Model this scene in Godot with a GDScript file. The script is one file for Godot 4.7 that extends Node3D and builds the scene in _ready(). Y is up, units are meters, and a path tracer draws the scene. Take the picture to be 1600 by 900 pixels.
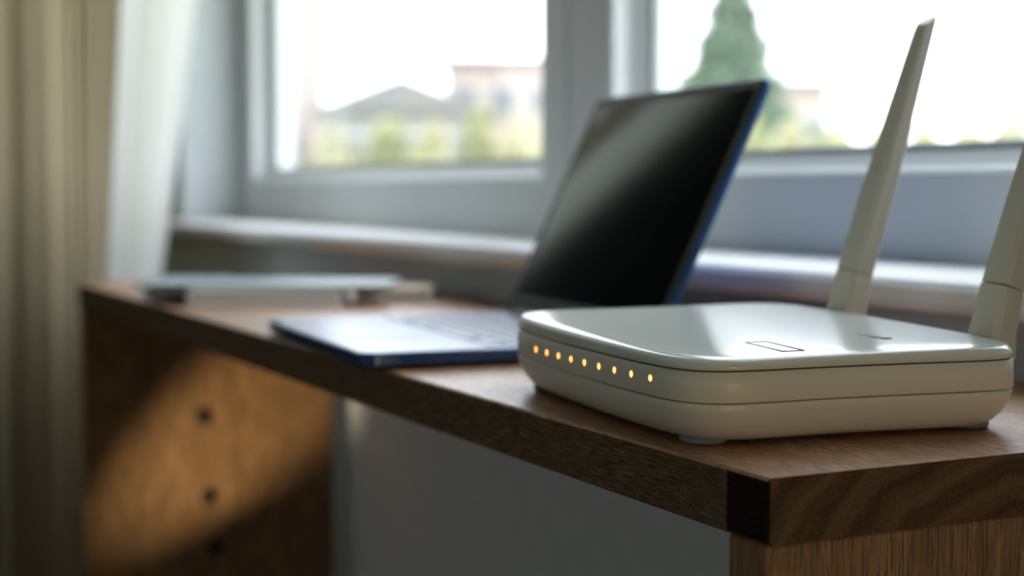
extends Node3D
# A desk by a window: pale router in front, navy laptop behind it, curtains at the far end.
# Metres, y up. The table top's near front corner is the point (0, TY, 0); the table runs along -x,
# the window wall lies beyond it at -z, the room on the +z side.

const TY := 0.75
const WALL_Z := -0.345
const FRAME_Z := -0.46
var M := {}
var names := {}

# ---------------------------------------------------------------- helpers
func numbered(n: String) -> String:
	if not names.has(n):
		names[n] = 0
		return n
	names[n] += 1
	return "%s_%03d" % [n, names[n]]

func tag(o: Node, label: String, category: String, group := "") -> Node:
	o.set_meta("label", label)
	o.set_meta("category", category)
	if group != "":
		o.set_meta("group", group)
	return o

func thing(called: String, label: String, category: String, at := Vector3.ZERO, turn := 0.0, group := "") -> Node3D:
	var o := Node3D.new()
	o.name = numbered(called)
	add_child(o)
	o.position = at
	o.rotation.y = turn
	tag(o, label, category, group)
	return o

func obj(called: String, mesh: Mesh, m: Material, parent: Node = null, at := Vector3.ZERO) -> MeshInstance3D:
	var o := MeshInstance3D.new()
	o.name = numbered(called) if parent == null else called
	o.mesh = mesh
	if m:
		o.material_override = m
	o.position = at
	(parent if parent else self).add_child(o, true)
	if parent:
		o.name = called if o.name == called else o.name
	return o

func struct(called: String, mesh: Mesh, m: Material, label: String, category: String) -> MeshInstance3D:
	var o := obj(called, mesh, m)
	tag(o, label, category)
	o.set_meta("kind", "structure")
	return o

func st_new() -> SurfaceTool:
	var st := SurfaceTool.new()
	st.begin(Mesh.PRIMITIVE_TRIANGLES)
	st.set_smooth_group(-1)
	return st

func done(st: SurfaceTool) -> ArrayMesh:
	st.generate_normals()
	return st.commit()

# a triangle whose face looks away from (or, with toward, at) the point c
func tri(st: SurfaceTool, a: Vector3, b: Vector3, c: Vector3, from: Vector3, toward := false) -> void:
	var n := (a - c).cross(a - b)
	var flip := n.dot((a + b + c) / 3.0 - from) < 0.0
	if toward:
		flip = not flip
	st.add_vertex(a)
	st.add_vertex(c if flip else b)
	st.add_vertex(b if flip else c)

func quad(st: SurfaceTool, a: Vector3, b: Vector3, c: Vector3, d: Vector3, from: Vector3, toward := false) -> void:
	tri(st, a, b, c, from, toward)
	tri(st, a, c, d, from, toward)

# a box with chamfered edges
func add_box(st: SurfaceTool, c: Vector3, s: Vector3, b := 0.001, basis := Basis.IDENTITY) -> void:
	st.set_smooth_group(-1)
	var h := s / 2.0
	b = minf(b, minf(h.x, minf(h.y, h.z)) * 0.95)
	var p := func(sx: int, sy: int, sz: int, axis: int) -> Vector3:
		var v := Vector3(sx * (h.x - b), sy * (h.y - b), sz * (h.z - b))
		v[axis] = [sx, sy, sz][axis] * h[axis]
		return c + basis * v
	for s1 in [-1, 1]:
		quad(st, p.call(s1, -1, -1, 0), p.call(s1, 1, -1, 0), p.call(s1, 1, 1, 0), p.call(s1, -1, 1, 0), c)
		quad(st, p.call(-1, s1, -1, 1), p.call(1, s1, -1, 1), p.call(1, s1, 1, 1), p.call(-1, s1, 1, 1), c)
		quad(st, p.call(-1, -1, s1, 2), p.call(1, -1, s1, 2), p.call(1, 1, s1, 2), p.call(-1, 1, s1, 2), c)
		for s2 in [-1, 1]:
			quad(st, p.call(s1, s2, -1, 0), p.call(s1, s2, 1, 0), p.call(s1, s2, 1, 1), p.call(s1, s2, -1, 1), c)
			quad(st, p.call(s1, -1, s2, 0), p.call(s1, 1, s2, 0), p.call(s1, 1, s2, 2), p.call(s1, -1, s2, 2), c)
			quad(st, p.call(-1, s1, s2, 1), p.call(1, s1, s2, 1), p.call(1, s1, s2, 2), p.call(-1, s1, s2, 2), c)
			for s3 in [-1, 1]:
				tri(st, p.call(s1, s2, s3, 0), p.call(s1, s2, s3, 1), p.call(s1, s2, s3, 2), c)

func box(c: Vector3, s: Vector3, b := 0.001, basis := Basis.IDENTITY) -> ArrayMesh:
	var st := st_new()
	add_box(st, c, s, b, basis)
	return done(st)

func span(x0: float, x1: float, y0: float, y1: float, z0: float, z1: float, b := 0.001) -> ArrayMesh:
	return box(Vector3(x0 + x1, y0 + y1, z0 + z1) / 2.0, Vector3(x1 - x0, y1 - y0, z1 - z0).abs(), b)

# stacks closed outlines (each an array of points) into a smooth skin, fanned shut at either end if wanted
func add_skin(st: SurfaceTool, rings: Array, shut_first := true, shut_last := true, smooth := true) -> void:
	st.set_smooth_group(0 if smooth else -1)
	var n: int = rings[0].size()
	var mid := []
	for r in rings:
		var c := Vector3.ZERO
		for v in r:
			c += v
		mid.append(c / n)
	var whole := Vector3.ZERO
	for c in mid:
		whole += c
	whole /= rings.size()
	# orientation from the widest band, then the same for all
	var at := rings.size() / 2 - 1 if rings.size() > 2 else 0
	var a0: Vector3 = rings[at][0]
	var b0: Vector3 = rings[at][1]
	var c0: Vector3 = rings[at + 1][1]
	var flip: bool = (a0 - c0).cross(a0 - b0).dot(a0 - (mid[at] + mid[at + 1]) / 2.0) < 0.0
	for i in rings.size() - 1:
		for j in n:
			var a: Vector3 = rings[i][j]
			var b: Vector3 = rings[i][(j + 1) % n]
			var c: Vector3 = rings[i + 1][(j + 1) % n]
			var d: Vector3 = rings[i + 1][j]
			for t in ([[a, c, b], [a, d, c]] if flip else [[a, b, c], [a, c, d]]):
				for v in t:
					st.add_vertex(v)
	for end in 2:
		if (end == 0 and not shut_first) or (end == 1 and not shut_last):
			continue
		var k := 0 if end == 0 else rings.size() - 1
		for j in n:
			tri(st, mid[k], rings[k][j], rings[k][(j + 1) % n], whole)

func skin(rings: Array, shut_first := true, shut_last := true, smooth := true) -> ArrayMesh:
	var st := st_new()
	add_skin(st, rings, shut_first, shut_last, smooth)
	return done(st)

# profile of (radius, height) turned about the y axis
func lathe(profile: Array, n := 28, basis := Basis.IDENTITY, at := Vector3.ZERO) -> ArrayMesh:
	var rings := []
	for p in profile:
		var r := []
		for k in n:
			r.append(at + basis * Vector3(p.x * cos(TAU * k / n), p.y, p.x * sin(TAU * k / n)))
		rings.append(r)
	return skin(rings)

# rounded rectangle outline in x and z
func round_rect(w: float, d: float, r: float, y: float, n := 6) -> Array:
	var out := []
	for q in 4:
		var cx := (w / 2 - r) * (1 if q in [0, 3] else -1)
		var cz := (d / 2 - r) * (1 if q in [0, 1] else -1)
		for k in n + 1:
			var a := (q + float(k) / n) * PI / 2
			out.append(Vector3(cx + r * cos(a), y, cz + r * sin(a)))
	return out

func plate(w: float, d: float, r: float, y0: float, y1: float, b: float) -> ArrayMesh:
	var st := st_new()
	add_skin(st, [round_rect(w - 2 * b, d - 2 * b, r - b, y0), round_rect(w, d, r, y0 + b), round_rect(w, d, r, y1 - b), round_rect(w - 2 * b, d - 2 * b, r - b, y1)], true, true, false)
	return done(st)

# ---------------------------------------------------------------- materials
func mat(c: Color, rough := 0.5, metal := 0.0, spec := 0.5) -> StandardMaterial3D:
	var m := StandardMaterial3D.new()
	m.albedo_color = c
	m.roughness = rough
	m.metallic = metal
	m.metallic_specular = spec
	return m

func noise(s: int, f: float, octaves := 3) -> FastNoiseLite:
	var n := FastNoiseLite.new()
	n.seed = s
	n.noise_type = FastNoiseLite.TYPE_SIMPLEX
	n.frequency = f
	n.fractal_octaves = octaves
	return n

# oak: grain along u (or v), broad figure, growth bands and short dark pores
func wood(w: int, h: int, along: float, across: float, s: int, dark: Color, light: Color, pore: Color, upright := false, fine := 1.0) -> Array:
	var figure := noise(s, 1.0, 3)
	var band := noise(s + 1, 1.0, 2)
	var pores := noise(s + 2, 1.0, 1)
	var fibre := noise(s + 3, 1.0, 2)
	var im := Image.create(h if upright else w, w if upright else h, false, Image.FORMAT_RGB8)
	var hm := Image.create(h if upright else w, w if upright else h, false, Image.FORMAT_L8)
	for j in h:
		var y := across * j / h
		for i in w:
			var x := along * i / w
			var warp := figure.get_noise_2d(x * 2.2, y * 9.0) * 0.022
			var g := band.get_noise_2d(x * 1.0, (y + warp) * 85.0)
			var f := fibre.get_noise_2d(x * 30.0, y * 900.0 * fine)
			var t := clampf(0.5 + 0.55 * g + 0.22 * f, 0.0, 1.0)
			var p := pores.get_noise_2d(x * 45.0 * fine * fine, (y + warp * 0.4) * 1100.0 * fine) + 0.35 * g
			var k := clampf((p - 0.34) * 4.0, 0.0, 1.0)
			var c := dark.lerp(light, t).lerp(pore, k * 0.75)
			var q := Vector2i(j, i) if upright else Vector2i(i, j)
			im.set_pixelv(q, c)
			hm.set_pixelv(q, Color.from_hsv(0, 0, clampf(0.75 + 0.12 * f - 0.6 * k, 0, 1)))
	return [ImageTexture.create_from_image(im), ImageTexture.create_from_image(hm)]

# end grain: curved year rings with short ray flecks across them
func end_grain(w: int, h: int, across: float, high: float, s: int, dark: Color, light: Color) -> Array:
	var warp := noise(s, 1.0, 2)
	var fleck := noise(s + 1, 1.0, 1)
	var im := Image.create(w, h, false, Image.FORMAT_RGB8)
	for j in h:
		for i in w:
			var x := across * i / w - across * 0.42
			var y := high * j / h + 0.035
			var r := Vector2(x * 0.75, y).length() + warp.get_noise_2d(x * 16.0, y * 16.0) * 0.006
			var t := 0.5 + 0.36 * sin(r * 330.0) + 0.14 * sin(r * 810.0)
			var a := atan2(y, x * 0.75)
			var f := fleck.get_noise_2d(a * 160.0, r * 260.0)
			t = clampf(t * 0.7 + 0.3 * f + 0.1, 0.0, 1.0)
			im.set_pixel(i, j, dark.lerp(light, t))
	return [ImageTexture.create_from_image(im), null]

func tri_mat(maps: Array, scale: Vector3, rough: float, depth := 0.0, offset := Vector3.ZERO) -> StandardMaterial3D:
	var m := mat(Color.WHITE, rough)
	m.albedo_texture = maps[0]
	m.uv1_triplanar = true
	m.uv1_scale = scale
	m.uv1_offset = offset
	m.uv1_triplanar_sharpness = 12.0
	if depth > 0.0 and maps[1]:
		m.heightmap_enabled = true
		m.heightmap_texture = maps[1]
		m.heightmap_scale = depth
	return m

func speckle(c0: Color, c1: Color, s: int, f: float, size := 256) -> ImageTexture:
	var n := noise(s, f, 4)
	var im := Image.create(size, size, false, Image.FORMAT_RGB8)
	for j in size:
		for i in size:
			im.set_pixel(i, j, c0.lerp(c1, clampf(0.5 + 0.7 * n.get_noise_2d(i, j), 0, 1)))
	return ImageTexture.create_from_image(im)

func make_materials() -> void:
	var oak := wood(2048, 1024, 0.72, 0.36, 11, Color8(150, 106, 70), Color8(208, 158, 112), Color8(84, 56, 36))
	M.oak = tri_mat(oak, Vector3(1 / 0.72, 1 / 0.36, 1 / 0.36), 0.36, 0.02, Vector3(0.02, 0.3, 0.1))
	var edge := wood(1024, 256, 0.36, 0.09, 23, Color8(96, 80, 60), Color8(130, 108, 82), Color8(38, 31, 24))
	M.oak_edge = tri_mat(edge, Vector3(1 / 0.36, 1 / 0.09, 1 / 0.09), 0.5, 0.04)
	var up := wood(1024, 512, 0.5, 0.25, 37, Color8(116, 88, 58), Color8(164, 128, 88), Color8(76, 58, 40), true, 0.6)
	M.oak_upright = tri_mat(up, Vector3(1 / 0.25, 1 / 0.5, 1 / 0.25), 0.5, 0.03)
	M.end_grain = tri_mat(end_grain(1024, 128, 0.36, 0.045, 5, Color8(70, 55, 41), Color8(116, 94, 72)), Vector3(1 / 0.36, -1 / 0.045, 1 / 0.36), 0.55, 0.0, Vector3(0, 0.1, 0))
	M.end_block = tri_mat([speckle(Color8(26, 20, 16), Color8(48, 35, 26), 9, 0.05), null], Vector3(30, 30, 30), 0.7)
	M.end_grain.metallic_specular = 0.2
	M.end_block.metallic_specular = 0.15
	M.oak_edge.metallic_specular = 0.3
	M.plug = mat(Color8(18, 15, 13), 0.6)
	M.shell = mat(Color8(222, 218, 206), 0.38)
	M.lid = mat(Color8(220, 225, 218), 0.17)
	M.gap = mat(Color8(30, 30, 28), 0.9)
	M.foot = mat(Color8(120, 125, 122), 0.7)
	M.mark = mat(Color8(158, 158, 152), 0.5)
	M.antenna = mat(Color8(226, 220, 204), 0.36)
	M.lamp_dot = mat(Color8(255, 190, 110), 0.4)
	M.lamp_dot.emission_enabled = true
	M.lamp_dot.emission = Color8(255, 176, 92)
	M.lamp_dot.emission_energy_multiplier = 2.0
	M.navy = mat(Color8(28, 76, 132), 0.22, 0.2, 1.0)
	M.navy_lid = mat(Color8(30, 78, 130), 0.4, 0.2)
	M.keys = mat(Color8(34, 70, 114), 0.24, 0.2, 1.0)
	M.bezel = mat(Color8(8, 10, 13), 0.35)
	M.screen = mat(Color8(4, 7, 10), 0.07, 0.0, 0.8)
	M.rubber = mat(Color8(20, 22, 25), 0.8)
	M.frame = mat(Color8(230, 235, 238), 0.34)
	M.sill = mat(Color8(240, 240, 242), 0.75)
	M.seal = mat(Color8(196, 200, 202), 0.7)
	M.glass = mat(Color(0.92, 0.97, 0.97, 0.05), 0.0)
	M.glass.transparency = BaseMaterial3D.TRANSPARENCY_ALPHA
	var plaster := speckle(Color8(202, 209, 212), Color8(212, 219, 222), 3, 0.06)
	M.wall = mat(Color.WHITE, 0.9)
	M.wall.albedo_texture = plaster
	M.wall.uv1_triplanar = true
	M.wall.uv1_scale = Vector3(2, 2, 2)
	M.room = mat(Color8(152, 167, 166), 0.9)  # teal tint of the unseen walls colours the bounced light
	M.dark_wall = mat(Color8(34, 52, 54), 0.9)  # left wall, kept dark for the laptop screen's reflection
	M.ceiling = mat(Color8(214, 222, 222), 0.9)
	M.floor = tri_mat(up, Vector3(1 / 0.5, 1 / 0.5, 1 / 1.0), 0.45)
	M.sheer = mat(Color8(238, 238, 234), 0.9)
	M.sheer.backlight_enabled = true
	M.sheer.backlight = Color(0.92, 0.92, 0.9)
	M.linen = mat(Color8(98, 92, 78), 0.95)
	M.linen.backlight_enabled = true
	M.linen.backlight = Color(0.9, 0.83, 0.69)
	M.paper = mat(Color8(226, 226, 220), 0.8)
	M.cover_grey = mat(Color8(142, 158, 160), 0.4)
	M.cover_blue = mat(Color8(36, 58, 92), 0.45)
	M.cover_cream = mat(Color8(214, 196, 168), 0.6)

# ---------------------------------------------------------------- window parts
# a frame round the glass rectangle: the profile (outset from the glass edge, z) goes round it mitred
func add_frame(st: SurfaceTool, x0: float, x1: float, y0: float, y1: float, profile: Array) -> void:
	st.set_smooth_group(-1)
	var v := func(i: int, j: int) -> Vector3:
		var p: Vector2 = profile[i % profile.size()]
		return Vector3(x1 + p.x if j % 4 in [1, 2] else x0 - p.x, y1 + p.x if j % 4 in [2, 3] else y0 - p.x, p.y)
	var area := 0.0
	for i in profile.size():
		var a: Vector2 = profile[i]
		var b: Vector2 = profile[(i + 1) % profile.size()]
		area += a.cross(b)
	for i in profile.size():
		for j in 4:
			var q := [v.call(i, j), v.call(i + 1, j), v.call(i + 1, j + 1), v.call(i, j + 1)]
			if area > 0:
				q.reverse()
			for k in [0, 1, 2, 0, 2, 3]:
				st.add_vertex(q[k])

func make_window(called: String, x0: float, x1: float, y0: float, y1: float, label: String) -> void:
	var t := thing(called, label, "window", Vector3(0, 0, 0))
	t.set_meta("kind", "structure")
	var st := st_new()
	add_frame(st, x0, x1, y0, y1, [Vector2(0.0, -0.515), Vector2(0.0, -0.498), Vector2(0.014, -0.484), Vector2(0.017, -0.479), Vector2(0.017, -0.463), Vector2(0.02, FRAME_Z), Vector2(0.078, FRAME_Z), Vector2(0.078, -0.535), Vector2(0.0, -0.535)])
	obj("sash", done(st), M.frame, t)
	st = st_new()
	add_frame(st, x0, x1, y0, y1, [Vector2(0.0005, -0.499), Vector2(0.0005, -0.4965), Vector2(-0.005, -0.4985), Vector2(-0.005, -0.5055), Vector2(0.0, -0.5055)])
	obj("seal", done(st), M.seal, t)
	obj("pane", span(x0 - 0.004, x1 + 0.004, y0 - 0.004, y1 + 0.004, -0.512, -0.506, 0.0005), M.glass, t)

# a pleated cloth: columns of points from (u along, height); each fold leans with lean
func cloth(path: Callable, u0: float, u1: float, n: int, y0: float, y1: float, rows: int) -> ArrayMesh:
	var st := SurfaceTool.new()
	st.begin(Mesh.PRIMITIVE_TRIANGLES)
	st.set_smooth_group(0)
	var at := func(i: int, j: int) -> Vector3:
		return path.call(lerpf(u0, u1, float(i) / n), lerpf(y0, y1, float(j) / rows))
	for i in n:
		for j in rows:
			var a: Vector3 = at.call(i, j)
			var b: Vector3 = at.call(i + 1, j)
			var c: Vector3 = at.call(i + 1, j + 1)
			var d: Vector3 = at.call(i, j + 1)
			for q in [a, c, b, a, d, c]:
				st.add_vertex(q)
	st.generate_normals()
	return st.commit()

# ---------------------------------------------------------------- router
const RA := 0.1211
const RB := 0.0954
const RN := 7.65

func router_ring(inset: float, y: float, n := 160) -> Array:
	var out := []
	for k in n:
		var t := TAU * k / n
		# even spacing along the flat sides: pick the angle by blending
		var c := cos(t)
		var s := sin(t)
		var m := pow(pow(absf(c), RN) + pow(absf(s), RN), -1.0 / RN)
		var x := c * m
		var z := s * m
		out.append(Vector3((RA - inset) * x * (1.0 + 0.0529 * z * z), y, (RB - inset) * z * (1.0 - 0.0516 * x * x)))
	return out

func router_front(lx: float) -> float:
	var x := lx / RA
	var z := 1.0
	for k in 8:
		var xx := lx / (RA * (1.0 + 0.0529 * z * z))
		x = xx
		z = pow(1.0 - pow(absf(x), RN), 1.0 / RN)
	return RB * z * (1.0 - 0.0516 * x * x)

func make_router() -> void:
	var t := thing("router", "cream white wireless router with nine amber lights and two antennas, on the table corner", "router", Vector3(-0.1729, TY, -0.1086), -0.1269)
	var rings := []
	for p in [[0.0150, 0.0021], [0.0110, 0.0029], [0.0071, 0.0052], [0.0043, 0.0087], [0.0021, 0.0127], [0.0009, 0.0167], [0.0003, 0.0197], [0.0008, 0.0203]]:
		rings.append(router_ring(p[0], p[1]))
	obj("base_tray", skin(rings), M.shell, t)
	obj("seam", skin([router_ring(0.0016, 0.0196), router_ring(0.0016, 0.0362)], false, false), M.gap, t)
	rings = []
	for p in [[0.0009, 0.0207], [0.0002, 0.0210], [0.0, 0.0216], [0.0, 0.0280], [0.0002, 0.0342], [0.0009, 0.0346]]:
		rings.append(router_ring(p[0], p[1]))
	obj("shell", skin(rings, true, true), M.shell, t)
	rings = []
	for p in [[0.0010, 0.0352], [0.0003, 0.0356], [0.0004, 0.0380], [0.0011, 0.0402], [0.0023, 0.0419], [0.0038, 0.0423], [0.0056, 0.0428], [0.0080, 0.0430], [0.025, 0.0432], [0.05, 0.0433], [0.08, 0.0433]]:
		var ring := router_ring(p[0], p[1])
		for k in ring.size():   # the top falls a little towards the front right corner
			ring[k].y -= (ring[k].x * 0.9 + ring[k].z * 0.45) * 0.016 * smoothstep(0.0356, 0.042, p[1])
		rings.append(ring)
	var lid := obj("lid", skin(rings), M.lid, t)
	# thin engraved oblong on the lid, near its right side
	var st := st_new()
	var c := [Vector3(0.072, 0.0, 0.0365), Vector3(0.072, 0.0, 0.0255), Vector3(0.108, 0.0, 0.0255), Vector3(0.108, 0.0, 0.0365)]
	for k in 4:
		c[k].y = 0.0433 - (c[k].x * 0.9 + c[k].z * 0.45) * 0.016
	for k in 4:
		var a: Vector3 = c[k]
		var b: Vector3 = c[(k + 1) % 4]
		var d := b - a
		add_box(st, (a + b) / 2.0, Vector3(d.length() + 0.0003, 0.0004, 0.0003), 0.0001, Basis(d.normalized(), Vector3.UP, d.normalized().cross(Vector3.UP)))
	obj("label_outline", done(st), M.mark, lid)
	st = st_new()
	for k in 4:
		add_box(st, Vector3(0.062 + 0.006 * k, 0.0427, -0.034 - 0.0015 * (k % 2)), Vector3(0.0042, 0.0004, 0.005), 0.0001)
	obj("emblem", done(st), M.mark, lid)
	for sx in [-1, 1]:
		for sz in [-1, 1]:
			obj("foot", lathe([Vector2(0.0085, 0.0), Vector2(0.0105, 0.0006), Vector2(0.011, 0.0013), Vector2(0.011, 0.003)], 24, Basis.IDENTITY, Vector3(sx * 0.0965, 0, sz * 0.0705)), M.foot, t)
	for k in 9:
		var lx := -0.0594 + 0.01822 * k
		var z := router_front(lx)
		obj("status_light", lathe([Vector2(0.0016, -0.0012), Vector2(0.0016, 0.0001), Vector2(0.0011, 0.0004)], 16, Basis(Vector3.RIGHT, PI / 2), Vector3(lx, 0.0277 + 0.00016 * k, z)), M.lamp_dot, t)
	for s in [-0.0645, 0.0735]:
		make_antenna(t, s)

# section of the antenna: an oblong with softened edges, a point list at height y
func antenna_ring(w: float, d: float, o: Vector3, basis: Basis, slant := 0.0) -> Array:
	var out := []
	var ch := minf(w, d) * 0.16
	var hw := w / 2
	var hd := d / 2
	for q in [Vector2(-hw + ch, -hd), Vector2(hw - ch, -hd), Vector2(hw, -hd + ch), Vector2(hw, hd - ch), Vector2(hw - ch, hd), Vector2(-hw + ch, hd), Vector2(-hw, hd - ch), Vector2(-hw, -hd + ch)]:
		out.append(o + basis * Vector3(q.x, -slant * q.y, q.y))
	return out

func make_antenna(t: Node3D, lx: float) -> void:
	# a flat blade turned a little on its axis, leaning back on a short hinged foot
	var root := Vector3(lx, 0.030, -RB - 0.0065)
	var twist := Basis(Vector3.UP, deg_to_rad(9.0))
	var lean := Basis(Vector3.RIGHT, deg_to_rad(-17.4)) * twist
	var low := Basis(Vector3.RIGHT, deg_to_rad(-9.0)) * twist
	var joint := root + low * Vector3(0, 0.036, 0)
	var a := obj("antenna", skin([antenna_ring(0.0185, 0.0160, joint + lean * Vector3(0, 0.0004, 0), lean), antenna_ring(0.0172, 0.0150, joint + lean * Vector3(0, 0.05, 0), lean), antenna_ring(0.0105, 0.0092, joint + lean * Vector3(0, 0.147, 0), lean), antenna_ring(0.0096, 0.0084, joint + lean * Vector3(0, 0.1565, 0), lean, 1.0)], true, true, false), M.antenna, t)
	obj("antenna_base", skin([antenna_ring(0.0215, 0.0165, root, twist), antenna_ring(0.0215, 0.0165, root + Vector3(0, 0.012, 0), twist), antenna_ring(0.0188, 0.0162, joint - lean * Vector3(0, 0.0004, 0), lean)], true, true, false), M.antenna, a)

# ---------------------------------------------------------------- laptop
func make_laptop() -> void:
	# local frame: origin under the middle of the base, +x toward the near side, -z toward the hinge
	var W := 0.2805
	var D := 0.205
	var yaw := -0.0885
	var near_front := Vector3(-0.4085, TY, 0.0148)
	var bs := Basis(Vector3.UP, yaw)
	var t := thing("laptop", "open navy blue laptop with a dark screen, behind the white router", "laptop", near_front - bs * Vector3(W / 2, 0, D / 2), yaw)
	obj("base", plate(W, D, 0.011, 0.0022, 0.0112, 0.0012), M.navy, t)
	var st := st_new()
	var rows := [[14, 0.0125], [14, 0.0155], [13, 0.0155], [12, 0.0155], [11, 0.0155]]
	var z := -0.078
	for r in rows:
		var n: int = r[0]
		var step := 0.246 / n
		for k in n:
			add_box(st, Vector3(-0.123 + step * (k + 0.5), 0.0113, z + r[1] / 2), Vector3(step - 0.0028, 0.0012, r[1] - 0.0028), 0.0003)
		z += r[1]
	for k in [[-0.096, 0.05], [-0.042, 0.048], [0.03, 0.088], [0.1, 0.044]]:
		add_box(st, Vector3(k[0], 0.0113, z + 0.0075), Vector3(k[1] - 0.003, 0.0012, 0.0125), 0.0003)
	var kb := obj("keyboard", done(st), M.keys, t)
	kb.set_meta("kind", "stuff")
	obj("touchpad", plate(0.098, 0.064, 0.004, 0.0108, 0.0114, 0.0002), M.navy, t, Vector3(0.0, 0, 0.058))
	for sx in [-1, 1]:
		for sz in [-1, 1]:
			obj("foot", lathe([Vector2(0.006, 0.0), Vector2(0.007, 0.0008), Vector2(0.007, 0.003)], 18, Basis.IDENTITY, Vector3(sx * (W / 2 - 0.02), 0, sz * (D / 2 - 0.018))), M.rubber, t)
	obj("hinge", lathe([Vector2(0.0045, -0.11), Vector2(0.0048, -0.109), Vector2(0.0048, 0.109), Vector2(0.0045, 0.11)], 18, Basis(Vector3.BACK, PI / 2), Vector3(0, 0.0105, -D / 2 + 0.001)), M.bezel, t)
	# screen, leaning back 25 degrees: its own frame has y up along the lid, z out of the display
	var L := 0.201
	var lid := obj("screen_lid", null, null, t, Vector3(0, 0.0112, -D / 2))
	lid.rotation.x = -0.4442
	var turn := Basis(Vector3.RIGHT, PI / 2)
	var rings := []
	for p in [[0.0012, -0.006], [0.0, -0.0048], [0.0, -0.0012], [0.0012, 0.0]]:
		var ring := []
		for v in round_rect(W - 2 * p[0], L - 2 * p[0], 0.006 - p[0], 0.0):
			ring.append(Vector3(v.x, v.z + L / 2, p[1]))
		rings.append(ring)
	lid.mesh = skin(rings, true, true, false)
	lid.material_override = M.navy_lid
	var bz := []
	for p in [[0.002, -0.0005], [0.002, 0.0005], [0.0025, 0.0008]]:
		var ring := []
		for v in round_rect(W - 2 * p[0], L - 2 * p[0], 0.0045, 0.0):
			ring.append(Vector3(v.x, v.z + L / 2, p[1]))
		bz.append(ring)
	obj("bezel", skin(bz, true, true, false), M.bezel, lid)
	obj("display", box(Vector3(0, L / 2 + 0.004, 0.0009), Vector3(W - 0.018, L - 0.026, 0.0006), 0.0002), M.screen, lid)

# ---------------------------------------------------------------- things outside
const EYE := Vector3(0.4953724, TY, 0.36089157)
const STREET := 1.1079   # the street's own axes: its z points at the house

func street(r: float, y: float, z: float) -> Vector3:
	return EYE + Basis(Vector3.UP, STREET) * Vector3(r, y, -z)

func leaves(seed_: int, n: int, size: float, where: Callable) -> ArrayMesh:
	var rng := RandomNumberGenerator.new()
	rng.seed = seed_
	var st := st_new()
	for k in n:
		var p: Vector3 = where.call(rng)
		var b := Basis(Vector3(rng.randf_range(-1, 1), rng.randf_range(-1, 1), rng.randf_range(-1, 1)).normalized(), rng.randf() * TAU)
		var s := size * rng.randf_range(0.6, 1.3)
		var a := p + b * Vector3(-s, 0, 0)
		var c := p + b * Vector3(0, s * 0.12, s * 0.5)
		var d := p + b * Vector3(s, 0, 0)
		var e := p + b * Vector3(0, s * 0.12, -s * 0.5)
		for q in [a, c, d, a, d, e]:
			st.add_vertex(q)
	return done(st)

func make_bush(r: float, z: float, w: float, h: float, base: float, s: int, m: Material, called: String, label: String, category: String, group := "") -> void:
	var t := thing(called, label, category, street(r, base, z), STREET, group)
	obj("trunk", lathe([Vector2(0.11, 0.0), Vector2(0.08, h * 0.35), Vector2(0.03, h * 0.8)], 10), M.bark, t)
	obj("foliage", leaves(s, 2600, 0.13, func(g: RandomNumberGenerator) -> Vector3:
		var v := Vector3(g.randfn(), g.randfn(), g.randfn()).normalized() * pow(g.randf(), 0.4)
		return Vector3(v.x * w, h * 0.55 + v.y * h * 0.45, v.z * w)), m, t).set_meta("kind", "stuff")

func make_house(called: String, label: String, r: float, z: float, w: float, d: float, h: float, base: float, m: Material, roof: String, floors: int, bays: int, category := "building") -> void:
	var t := thing(called, label, category, street(r, base, z), STREET)
	var body := obj("wall", span(-w / 2, w / 2, 0, h, -d, 0, 0.02), m, t)
	if roof == "gable":
		var st := st_new()
		var o := Vector3(0, h, -d / 2)
		var rise := 0.85
		var e := 0.35
		var pts := [Vector3(-w / 2 - e, h - 0.1, e), Vector3(0, h + rise, e), Vector3(w / 2 + e, h - 0.1, e), Vector3(w / 2 + e, h - 0.1, -d - e), Vector3(0, h + rise, -d - e), Vector3(-w / 2 - e, h - 0.1, -d - e)]
		quad(st, pts[0], pts[1], pts[4], pts[5], o)
		quad(st, pts[1], pts[2], pts[3], pts[4], o)
		tri(st, pts[0], pts[1], pts[2], o)
		tri(st, pts[3], pts[4], pts[5], o)
		quad(st, pts[0], pts[2], pts[3], pts[5], o + Vector3.UP * 0.4)
		obj("roof", done(st), M.roof, t)
	else:
		obj("cornice", span(-w / 2 - 0.15, w / 2 + 0.15, h, h + 0.28, -d - 0.15, 0.15, 0.02), M.roof, t)
	var fh := h / floors
	for f in floors:
		if roof == "bands":
			obj("balcony_band", span(-w / 2 - 0.05, w / 2 + 0.05, f * fh + fh * 0.62, f * fh + fh * 1.02, -0.02, 0.35, 0.02), M.band, t)
		for k in bays:
			var x := -w / 2 + w * (k + 0.5) / bays
			var win := obj("window", span(x - 0.5, x + 0.5, f * fh + fh * 0.3, f * fh + fh * 0.75, -0.05, 0.04, 0.01), M.far_frame, body)
			win.name = "window" if f + k == 0 else win.name
			obj("pane", span(x - 0.43, x + 0.43, f * fh + fh * 0.33, f * fh + fh * 0.72, 0.03, 0.05, 0.005), M.far_pane, body)

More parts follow.
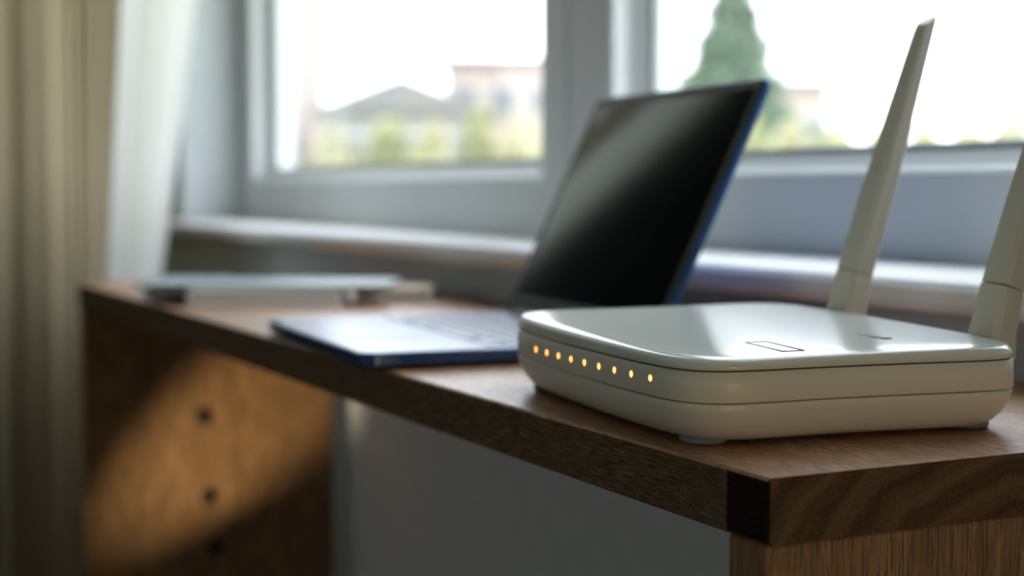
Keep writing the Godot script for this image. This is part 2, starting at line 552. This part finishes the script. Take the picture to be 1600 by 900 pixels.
func make_outside() -> void:
	M.bark = mat(Color8(110, 96, 80), 0.9)
	M.hazed_leaf = mat(Color8(184, 184, 142), 0.8)  # leaf colours are paled, with distance haze mixed into them
	M.hazed_leaf_pale = mat(Color8(200, 194, 158), 0.8)
	M.needle = mat(Color8(122, 142, 120), 0.8)
	for k in ["hazed_leaf", "hazed_leaf_pale", "needle"]:
		M[k].backlight_enabled = true
		M[k].backlight = Color(0.3, 0.3, 0.24)
	M.render_pink = mat(Color8(190, 171, 163), 0.9)
	M.render_grey = mat(Color8(172, 168, 167), 0.9)
	M.render_cream = mat(Color8(190, 168, 156), 0.9)
	M.band = mat(Color8(144, 132, 122), 0.9)
	M.roof = mat(Color8(140, 136, 138), 0.9)
	M.far_frame = mat(Color8(220, 218, 214), 0.6)
	M.far_pane = mat(Color8(128, 132, 134), 0.6)
	M.grass = mat(Color8(140, 150, 100), 0.95)
	var g := obj("ground", span(-90, 40, -2.5, -2.25, -90, -0.72, 0.02), M.grass)
	tag(g, "grassy ground outside below the window", "ground")
	g.set_meta("kind", "structure")
	make_house("apartment_block", "tall pale apartment block with projecting bands at the left window pane's left side", -8.55, 45, 4.2, 8, 13, -3.0, M.render_pink, "bands", 5, 3)
	make_house("gabled_house", "low grey house with a shallow gabled roof seen through the left window", -3.0, 42, 4.4, 7, 5.3, -3.0, M.render_grey, "gable", 2, 3)
	make_house("flat_roofed_building", "pinkish flat roofed building with a dark cornice beside the window mullion", -0.3, 52, 3.9, 8, 7.25, -3.0, M.render_pink, "flat", 3, 3)
	make_house("cream_building", "small pale building left of the conifer in the right window", 5.0, 50, 2.2, 6, 6.6, -3.0, M.render_cream, "flat", 2, 2)
	make_house("garden_building", "pale narrow building behind the hedge right of the laptop screen", 8.8, 48, 2.1, 5, 6.2, -3.0, M.render_pink, "flat", 2, 2)
	var t := thing("conifer", "tall green conifer standing above the laptop in the right window", "tree", street(5.7, -3.0, 40), STREET)
	obj("trunk", lathe([Vector2(0.16, 0), Vector2(0.1, 5), Vector2(0.02, 9)], 10), M.bark, t)
	obj("foliage", leaves(71, 14000, 0.17, func(rg: RandomNumberGenerator) -> Vector3:
		var y := 9.3 * (1.0 - sqrt(rg.randf()))
		var tier := 0.9 + 0.1 * sin(y * 7.0)
		var rad := (0.06 + (9.3 - y) * 0.36) * tier * pow(rg.randf(), 0.45)
		rad = minf(rad, 1.7)
		var a := rg.randf() * TAU
		return Vector3(cos(a) * rad, y + 0.3, sin(a) * rad)), M.needle, t).set_meta("kind", "stuff")
	var spots := [[-3.5, 30, 0.62, 4.3, "hazed_leaf_pale"], [-2.5, 31, 0.62, 4.6, "hazed_leaf"], [-1.55, 30, 0.48, 4.4, "hazed_leaf_pale"], [-0.66, 31, 0.46, 4.85, "hazed_leaf"], [0.15, 30, 0.6, 4.45, "hazed_leaf_pale"]]
	var kinds := ["pale leafy bush at the left end of the bushes in the left window", "green bush second from the left in the left window", "pale leafy bush in the middle of the left window's bushes", "green taller bush second from the mullion in the left window", "pale leafy bush next to the mullion in the left window"]
	for k in spots.size():
		var s: Array = spots[k]
		make_bush(s[0], s[1], s[2], s[3], -3.0, 100 + k, M[s[4]], "bush", kinds[k], "bush", "bushes in the left window")
	var hedge := [[3.95, 33.4, 4.92], [4.50, 30.0, 4.69], [6.03, 33.4, 4.61], [6.29, 30.0, 4.38], [7.97, 33.4, 4.48], [8.03, 30.0, 4.38], [9.91, 33.4, 4.66], [9.77, 30.0, 4.67], [11.85, 33.4, 4.66]]
	var tell := ["left of the conifer's foot", "under the conifer", "before the narrow pale building", "just right of the narrow pale building", "partly behind the left antenna", "just right of the left antenna", "midway between the two antennas", "just left of the right antenna", "at the far right picture edge"]
	for k in hedge.size():
		var s: Array = hedge[k]
		make_bush(s[0], s[1], 0.66, s[2], -3.0, 200 + k, M.hazed_leaf if k % 2 else M.hazed_leaf_pale, "bush", "yellow green bush in the right window, " + tell[k], "bush", "bushes in the right window")

# ---------------------------------------------------------------- the room
func make_room() -> void:
	var top := TY + 1.3
	struct("wall_window", span(-3.5, 2.6, 0, TY + 0.036, -0.536, WALL_Z, 0.002), M.wall, "grey painted wall under the window sill", "wall")
	struct("wall_window_top", span(-3.5, 2.6, top, 2.62, -0.536, WALL_Z, 0.002), M.wall, "wall above the windows", "wall")
	struct("wall_window_left", span(-2.5, -2.262, TY + 0.0585, top, -0.536, WALL_Z, 0.004), M.wall, "wall pier with a lit reveal left of the left window, behind the sheer curtain", "wall")
	struct("wall_window_end", span(-3.5, -3.38, TY + 0.0585, top, -0.536, WALL_Z, 0.002), M.wall, "wall end behind the linen curtain", "wall")
	struct("trim_5", span(-3.38, -2.5, TY + 0.0585, TY + 0.0685, -0.56, -0.46, 0.001), M.frame, "frame strip under the curtained window", "trim")
	struct("wall_window_right", span(0.0, 2.6, TY + 0.036, top, -0.536, WALL_Z, 0.002), M.wall, "wall right of the windows, out of view, shading the table end", "wall")  # out of view, keeps window light off the table's near end
	for q in [["wall_left", -0.56, -0.30, 0.0, 2.62, "left wall between the window wall and its unseen window"], ["wall_left_front", 0.36, 3.4, 0.0, 2.62, "dark left wall on the room's side of its unseen window"], ["wall_left_low", -0.30, 0.36, 0.0, 1.4, "dark left wall under its unseen window"], ["wall_left_high", -0.30, 0.36, 2.45, 2.62, "dark left wall over its unseen window"]]:
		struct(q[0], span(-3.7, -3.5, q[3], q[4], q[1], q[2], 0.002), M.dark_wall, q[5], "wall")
	var side := thing("window_4", "unseen window in the left wall, placed for the pale reflection in the laptop screen", "window", Vector3(-3.6, 1.925, 0.03))  # unseen, there to give the laptop screen its pale reflection
	side.set_meta("kind", "structure")
	var sst := st_new()
	for q in [[0.51, 0.0, 0.03, 0.66], [-0.51, 0.0, 0.03, 0.66], [0.0, -0.315, 0.99, 0.03], [0.0, 0.315, 0.99, 0.03]]:
		add_box(sst, Vector3(0, q[0], q[1]), Vector3(0.06, q[2], q[3]), 0.003)
	obj("sash", done(sst), M.frame, side)
	obj("pane", box(Vector3.ZERO, Vector3(0.006, 0.99, 0.6), 0.001), M.glass, side)
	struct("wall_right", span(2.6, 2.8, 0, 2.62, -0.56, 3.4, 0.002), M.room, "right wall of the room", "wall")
	for q in [["wall_back", -3.7, -0.86, 0.0, 2.62], ["wall_back_right", -0.14, 2.8, 0.0, 2.62], ["wall_back_low", -0.86, -0.14, 0.0, 1.1], ["wall_back_high", -0.86, -0.14, 1.85, 2.62]]:
		struct(q[0], span(q[1], q[2], q[3], q[4], 3.2, 3.4, 0.002), M.room, "back wall of the room, %s" % {"wall_back": "left of the added window", "wall_back_right": "right of the added window", "wall_back_low": "under the added window", "wall_back_high": "over the added window"}[q[0]], "wall")
	var back := thing("window_3", "small added fill window in the back wall of the room, out of view", "window", Vector3(-0.5, 1.475, 3.3))  # added fill window, lifts the room-side light
	back.set_meta("kind", "structure")
	var bst := st_new()
	for q in [[0.0, 0.355, 0.72, 0.04], [0.0, -0.355, 0.72, 0.04], [-0.34, 0.0, 0.04, 0.67], [0.34, 0.0, 0.04, 0.67]]:
		add_box(bst, Vector3(q[0], q[1], 0), Vector3(q[2], q[3], 0.06), 0.003)
	obj("sash", done(bst), M.frame, back)
	obj("pane", box(Vector3.ZERO, Vector3(0.65, 0.68, 0.006), 0.001), M.glass, back)
	struct("ceiling", span(-3.7, 2.8, 2.6, 2.75, -0.56, 3.4, 0.002), M.ceiling, "plain ceiling of the room", "ceiling")
	struct("floor", span(-3.7, 2.8, -0.12, 0, -0.56, 3.4, 0.002), M.floor, "wooden floor of the room", "floor")
	# sill board with a rounded nose
	var st := st_new()
	var ring := func(x: float) -> Array:
		return [Vector3(x, TY + 0.0365, -0.46), Vector3(x, TY + 0.0365, -0.308), Vector3(x, TY + 0.0385, -0.303), Vector3(x, TY + 0.044, -0.300), Vector3(x, TY + 0.052, -0.300), Vector3(x, TY + 0.0565, -0.304), Vector3(x, TY + 0.058, -0.311), Vector3(x, TY + 0.058, -0.46)]
	add_skin(st, [ring.call(-2.75), ring.call(0.0)], true, true, false)
	struct("sill", done(st), M.sill, "white window sill board above the table's back edge", "window sill")
	var y0 := TY + 0.147
	make_window("window_5", -3.30, -2.58, y0, top - 0.1, "unseen window behind the linen curtain at the far left, lighting its cloth from behind")  # unseen, lights the linen curtain from behind
	make_window("window_1", -2.184, -1.093, y0, top - 0.1, "left window with a white frame, next to the sheer curtain")
	make_window("window_2", -0.898, -0.12, y0, top - 0.1, "right window with a white frame, behind the router's antennas")
	var posts := [[-1.015, -0.976], [-0.042, 0.0]]
	var says := ["narrow frame post between the left and right window", "frame post right of the right window"]
	for k in posts.size():
		struct("trim_%d" % (k + 1), span(posts[k][0], posts[k][1], TY + 0.058, top, -0.54, -0.462, 0.002), M.frame, says[k], "trim")
	struct("trim_3", span(-2.262, 0.0, TY + 0.02, TY + 0.0722, -0.54, -0.461, 0.002), M.frame, "lower frame rail under the windows", "trim")
	struct("trim_4", span(-2.262, 0.0, top - 0.022, top, -0.54, -0.461, 0.002), M.frame, "upper frame rail over the windows", "trim")

# a curtain hung along the line a..b (x, z), drawn together by gather towards its lower end
func hang(t: Node3D, a: Vector2, b: Vector2, folds: float, depth: float, gather: float, shift: float, y1: float, m: Material, phase := 0.0, y0 := 0.03) -> void:
	var dir := (b - a).normalized()
	var side := Vector2(-dir.y, dir.x)
	var length := a.distance_to(b)
	var path := func(u: float, y: float) -> Vector3:
		var full := 1.0 + gather * (y - TY)
		var w := sin(u * TAU * folds + phase) * depth + sin(u * TAU * folds * 2.37 + 1.3 + phase + 0.5 * y) * depth * 0.35
		var q := a + dir * length * (u * full + shift * (y - TY) + 0.012 * sin(u * TAU * folds * 1.9 + y)) + side * w
		return Vector3(q.x, y, q.y) - t.position
	obj("cloth", cloth(path, 0.0, 1.0, 150, y0, y1, 14), m, t)

func make_curtains() -> void:
	var y1 := 2.5
	var s := thing("sheer_curtain", "thin white curtain hanging in soft folds beyond the table's far end", "curtain", Vector3(-1.75, 0.02, -0.17))
	hang(s, Vector2(-1.635, -0.082), Vector2(-1.745, -0.171), 3.4, 0.014, 1.6, 0.75, y1, M.sheer)
	var d := thing("linen_curtain", "heavy beige curtain at the left edge, beyond the table end", "curtain", Vector3(-2.2, 0.02, -0.1))
	hang(d, Vector2(-1.70, -0.105), Vector2(-2.63, -0.10), 8.6, 0.026, 0.0, 0.0, y1, M.linen, 0.6)
	var s2 := thing("sheer_curtain", "thin white curtain out of view, placed to bounce light onto the right rail and router", "curtain", Vector3(0.4, 0.02, -0.2))  # unseen curtain, meant to bounce daylight onto the right rail and router
	hang(s2, Vector2(0.03, -0.225), Vector2(0.60, -0.19), 7.6, 0.018, 0.0, 0.0, y1, M.sheer)
	var d2 := thing("linen_curtain", "heavy beige curtain out of view, placed to warm the light on the router right side", "curtain", Vector3(1.0, 0.02, -0.15))  # unseen curtain, meant as warm bounce for the router's right side
	hang(d2, Vector2(0.80, -0.16), Vector2(1.3, -0.14), 7.0, 0.028, 0.0, 0.0, y1, M.linen)
	var n := thing("unseen_net_curtain", "white net curtain out of view, placed to dim the left wall window in the screen reflection", "curtain", Vector3(-3.52, 1.42, 0.03))  # unseen, softens the side window as the screen reflects it
	hang(n, Vector2(-3.52, 0.345), Vector2(-3.52, -0.29), 7.0, 0.008, 0.0, 0.0, 2.44, M.sheer, 0.0, 1.42)
	var nr := obj("rail", box(Vector3(0, 1.022, 0), Vector3(0.012, 0.008, 0.65), 0.001), M.frame, n)

func make_table() -> void:
	var L := 1.415
	var D := 0.318
	var th := 0.0275
	var w := 0.0285
	var t := thing("table", "long narrow oak table with board ends, under the window", "table", Vector3(0, TY, 0))
	var top := obj("tabletop", null, null, t)
	var st := st_new()
	var o := Vector3(-L / 2, -th / 2, -D / 2)
	var e := 0.0012
	# top and underside with their chamfers in one surface, the long edges in another
	var x0 := -L
	quad(st, Vector3(x0, 0, -e), Vector3(0, 0, -e), Vector3(0, 0, -D + e), Vector3(x0, 0, -D + e), o)
	quad(st, Vector3(x0, -th, -e), Vector3(0, -th, -e), Vector3(0, -th, -D + e), Vector3(x0, -th, -D + e), o)
	quad(st, Vector3(x0, 0, -e), Vector3(0, 0, -e), Vector3(0, -e, 0), Vector3(x0, -e, 0), o)
	st.set_material(M.oak)
	var am := done(st)
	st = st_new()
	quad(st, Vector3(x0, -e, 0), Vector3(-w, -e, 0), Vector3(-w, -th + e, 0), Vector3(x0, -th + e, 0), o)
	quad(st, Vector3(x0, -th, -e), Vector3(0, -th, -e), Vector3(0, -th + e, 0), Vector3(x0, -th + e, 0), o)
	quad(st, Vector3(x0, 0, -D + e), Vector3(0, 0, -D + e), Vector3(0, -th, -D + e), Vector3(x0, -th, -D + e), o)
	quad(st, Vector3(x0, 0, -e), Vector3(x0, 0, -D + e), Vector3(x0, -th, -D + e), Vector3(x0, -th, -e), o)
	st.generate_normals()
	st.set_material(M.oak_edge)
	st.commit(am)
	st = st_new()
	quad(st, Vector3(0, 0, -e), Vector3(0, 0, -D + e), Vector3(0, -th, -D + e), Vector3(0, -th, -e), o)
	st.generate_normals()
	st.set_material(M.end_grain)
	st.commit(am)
	st = st_new()
	quad(st, Vector3(-w, -e, 0), Vector3(0, -e, 0), Vector3(0, -th + e, 0), Vector3(-w, -th + e, 0), o)
	tri(st, Vector3(0, 0, -e), Vector3(0, -e, 0), Vector3(0, -th + e, 0), o)
	quad(st, Vector3(0, 0, -e), Vector3(0, -th + e, 0), Vector3(0, -th, -e), Vector3(0, 0, -e), o)
	st.generate_normals()
	st.set_material(M.end_block)
	st.commit(am)
	top.mesh = am
	obj("end_panel", span(-w, -0.0012, -TY, -th, -D + 0.004, -0.0008, 0.0012), M.oak_upright, t)
	var far := obj("end_panel", span(-L, -L + w, -TY, -th, -D - 0.0, -0.0008, 0.0012), M.oak_upright, t)
	for p in [[-0.17, -0.146], [-0.272, -0.151], [-0.337, -0.16]]:
		obj("hole_plug", lathe([Vector2(0.0105, -0.004), Vector2(0.0105, 0.001), Vector2(0.0085, 0.0022)], 20, Basis(Vector3.BACK, -PI / 2), Vector3(-L + w, p[0], p[1])), M.plug, far)

func make_papers() -> void:
	var turn := Basis(Vector3.UP, deg_to_rad(62.0))
	var put := func(called: String, label: String, cat: String, at: Vector3, deg: float, w: float, d: float, h: float, cover: Material) -> void:
		var t := thing(called, label, cat, at, deg_to_rad(deg))
		obj("pages", box(Vector3(0, h / 2, 0), Vector3(w - 0.004, h - 0.003, d - 0.004), 0.0006), M.paper, t)
		obj("cover", box(Vector3(0, h - 0.001, 0), Vector3(w, 0.002, d), 0.0006), cover, t)
		obj("cover", box(Vector3(0, 0.001, 0), Vector3(w, 0.002, d), 0.0006), cover, t)
		obj("spine", box(Vector3(-w / 2, h / 2, 0), Vector3(0.002, h, d), 0.0006), cover, t)
	put.call("book", "pale grey book lying at the far end of the table", "book", Vector3(-1.005, TY, -0.115), 66.0, 0.15, 0.11, 0.016, M.paper)
	put.call("magazine", "thin grey magazine lying on the pale book", "magazine", Vector3(-1.03, TY + 0.016, -0.125), 60.0, 0.25, 0.13, 0.004, M.cover_grey)
	put.call("notebook", "dark blue notebook at the table's far front, left of the pale book", "notebook", Vector3(-1.17, TY, -0.075), 64.0, 0.07, 0.12, 0.017, M.cover_blue)
	put.call("booklet", "cream booklet behind the laptop's far corner", "booklet", Vector3(-0.985, TY, -0.245), 62.0, 0.075, 0.09, 0.014, M.cover_cream)

func make_unseen_lamps() -> void:
	# out of view: a floor lamp lighting the router's right side, and a floor uplight
	var t := thing("unseen_floor_lamp", "unseen floor lamp right of the table, placed to light the router right side", "lamp", Vector3(2.0, 0, -0.03))
	obj("base", lathe([Vector2(0.14, 0), Vector2(0.14, 0.015), Vector2(0.03, 0.03)], 24), M.seal, t)
	obj("pole", lathe([Vector2(0.012, 0.02), Vector2(0.012, 0.74)], 12), M.seal, t)
	var bulb := mat(Color8(255, 214, 160), 0.5)
	bulb.emission_enabled = true
	bulb.emission = Color8(255, 190, 120)
	bulb.emission_energy_multiplier = 2.0
	obj("bulb", lathe([Vector2(0.012, 0.73), Vector2(0.035, 0.76), Vector2(0.04, 0.79), Vector2(0.02, 0.825)], 18), bulb, t)
	var l := OmniLight3D.new()
	l.name = "unseen_floor_lamp_light"
	l.light_color = Color(1.0, 0.9, 0.76)
	l.light_energy = 0.38
	l.light_size = 0.035
	l.omni_range = 8.0
	l.omni_attenuation = 2.0
	l.shadow_enabled = true
	l.position = Vector3(2.0, 0.785, -0.03)
	add_child(l)
	var f := thing("unseen_floor_spotlight", "small unseen floor spotlight, placed to make the lit patch on the far end panel", "lamp", Vector3(-1.0, 0, 0.42))  # out of view, aimed to make the lit patch on the end panel
	obj("housing", lathe([Vector2(0.045, 0), Vector2(0.05, 0.01), Vector2(0.05, 0.05), Vector2(0.046, 0.055)], 24), M.seal, f)
	var lens := mat(Color8(255, 214, 160), 0.5)
	lens.emission_enabled = true
	lens.emission = Color8(255, 170, 90)
	obj("bulb", lathe([Vector2(0.036, 0.055), Vector2(0.034, 0.06), Vector2(0.01, 0.064)], 20), lens, f)
	var sp := SpotLight3D.new()
	sp.name = "unseen_floor_spotlight_beam"
	sp.light_color = Color(1.0, 0.9, 0.72)
	sp.light_energy = 1.75
	sp.light_size = 0.045
	sp.spot_range = 6.0
	sp.spot_attenuation = 2.0
	sp.spot_angle = 6.3
	sp.spot_angle_attenuation = 0.35
	sp.shadow_enabled = true
	add_child(sp)
	sp.look_at_from_position(Vector3(-1.0, 0.07, 0.42), Vector3(-1.386, TY - 0.205, -0.185))

func _ready() -> void:
	# camera: 64 mm on a 24 mm high sensor, focused on the near corner of the router
	var cam := Camera3D.new()
	cam.name = "camera"
	var at := CameraAttributesPhysical.new()
	at.frustum_focal_length = 64.0
	at.frustum_focus_distance = 0.69
	at.exposure_aperture = 6.0
	at.frustum_near = 0.02
	at.frustum_far = 400.0
	cam.attributes = at
	cam.keep_aspect = Camera3D.KEEP_HEIGHT
	add_child(cam)
	cam.position = Vector3(0.4953724, TY + 0.115, 0.36089157)
	cam.rotation = Vector3(deg_to_rad(-3.69522), deg_to_rad(90.0 - 26.517384), 0)
	cam.current = true
	print("fov ", cam.fov, " want ", rad_to_deg(2 * atan(450.0 / 2400.0)))
	var env := Environment.new()
	env.background_mode = Environment.BG_SKY
	var sm := ProceduralSkyMaterial.new()
	sm.sky_top_color = Color(0.92, 0.96, 1.0)
	sm.sky_horizon_color = Color(0.97, 0.985, 1.0)
	sm.ground_bottom_color = Color(0.45, 0.45, 0.42)
	sm.ground_horizon_color = Color(0.6, 0.6, 0.58)
	sm.sky_energy_multiplier = 1.9
	sm.ground_energy_multiplier = 1.0
	var sky := Sky.new()
	sky.sky_material = sm
	env.sky = sky
	env.tonemap_mode = Environment.TONE_MAPPER_LINEAR
	env.tonemap_exposure = 1.3
	env.sdfgi_enabled = true
	env.ssao_enabled = true
	env.ssil_enabled = true
	var we := WorldEnvironment.new()
	we.name = "world"
	we.environment = env
	add_child(we)
	make_materials()
	make_room()
	make_table()
	make_router()
	make_laptop()
	make_curtains()
	make_papers()
	make_outside()
	make_unseen_lamps()
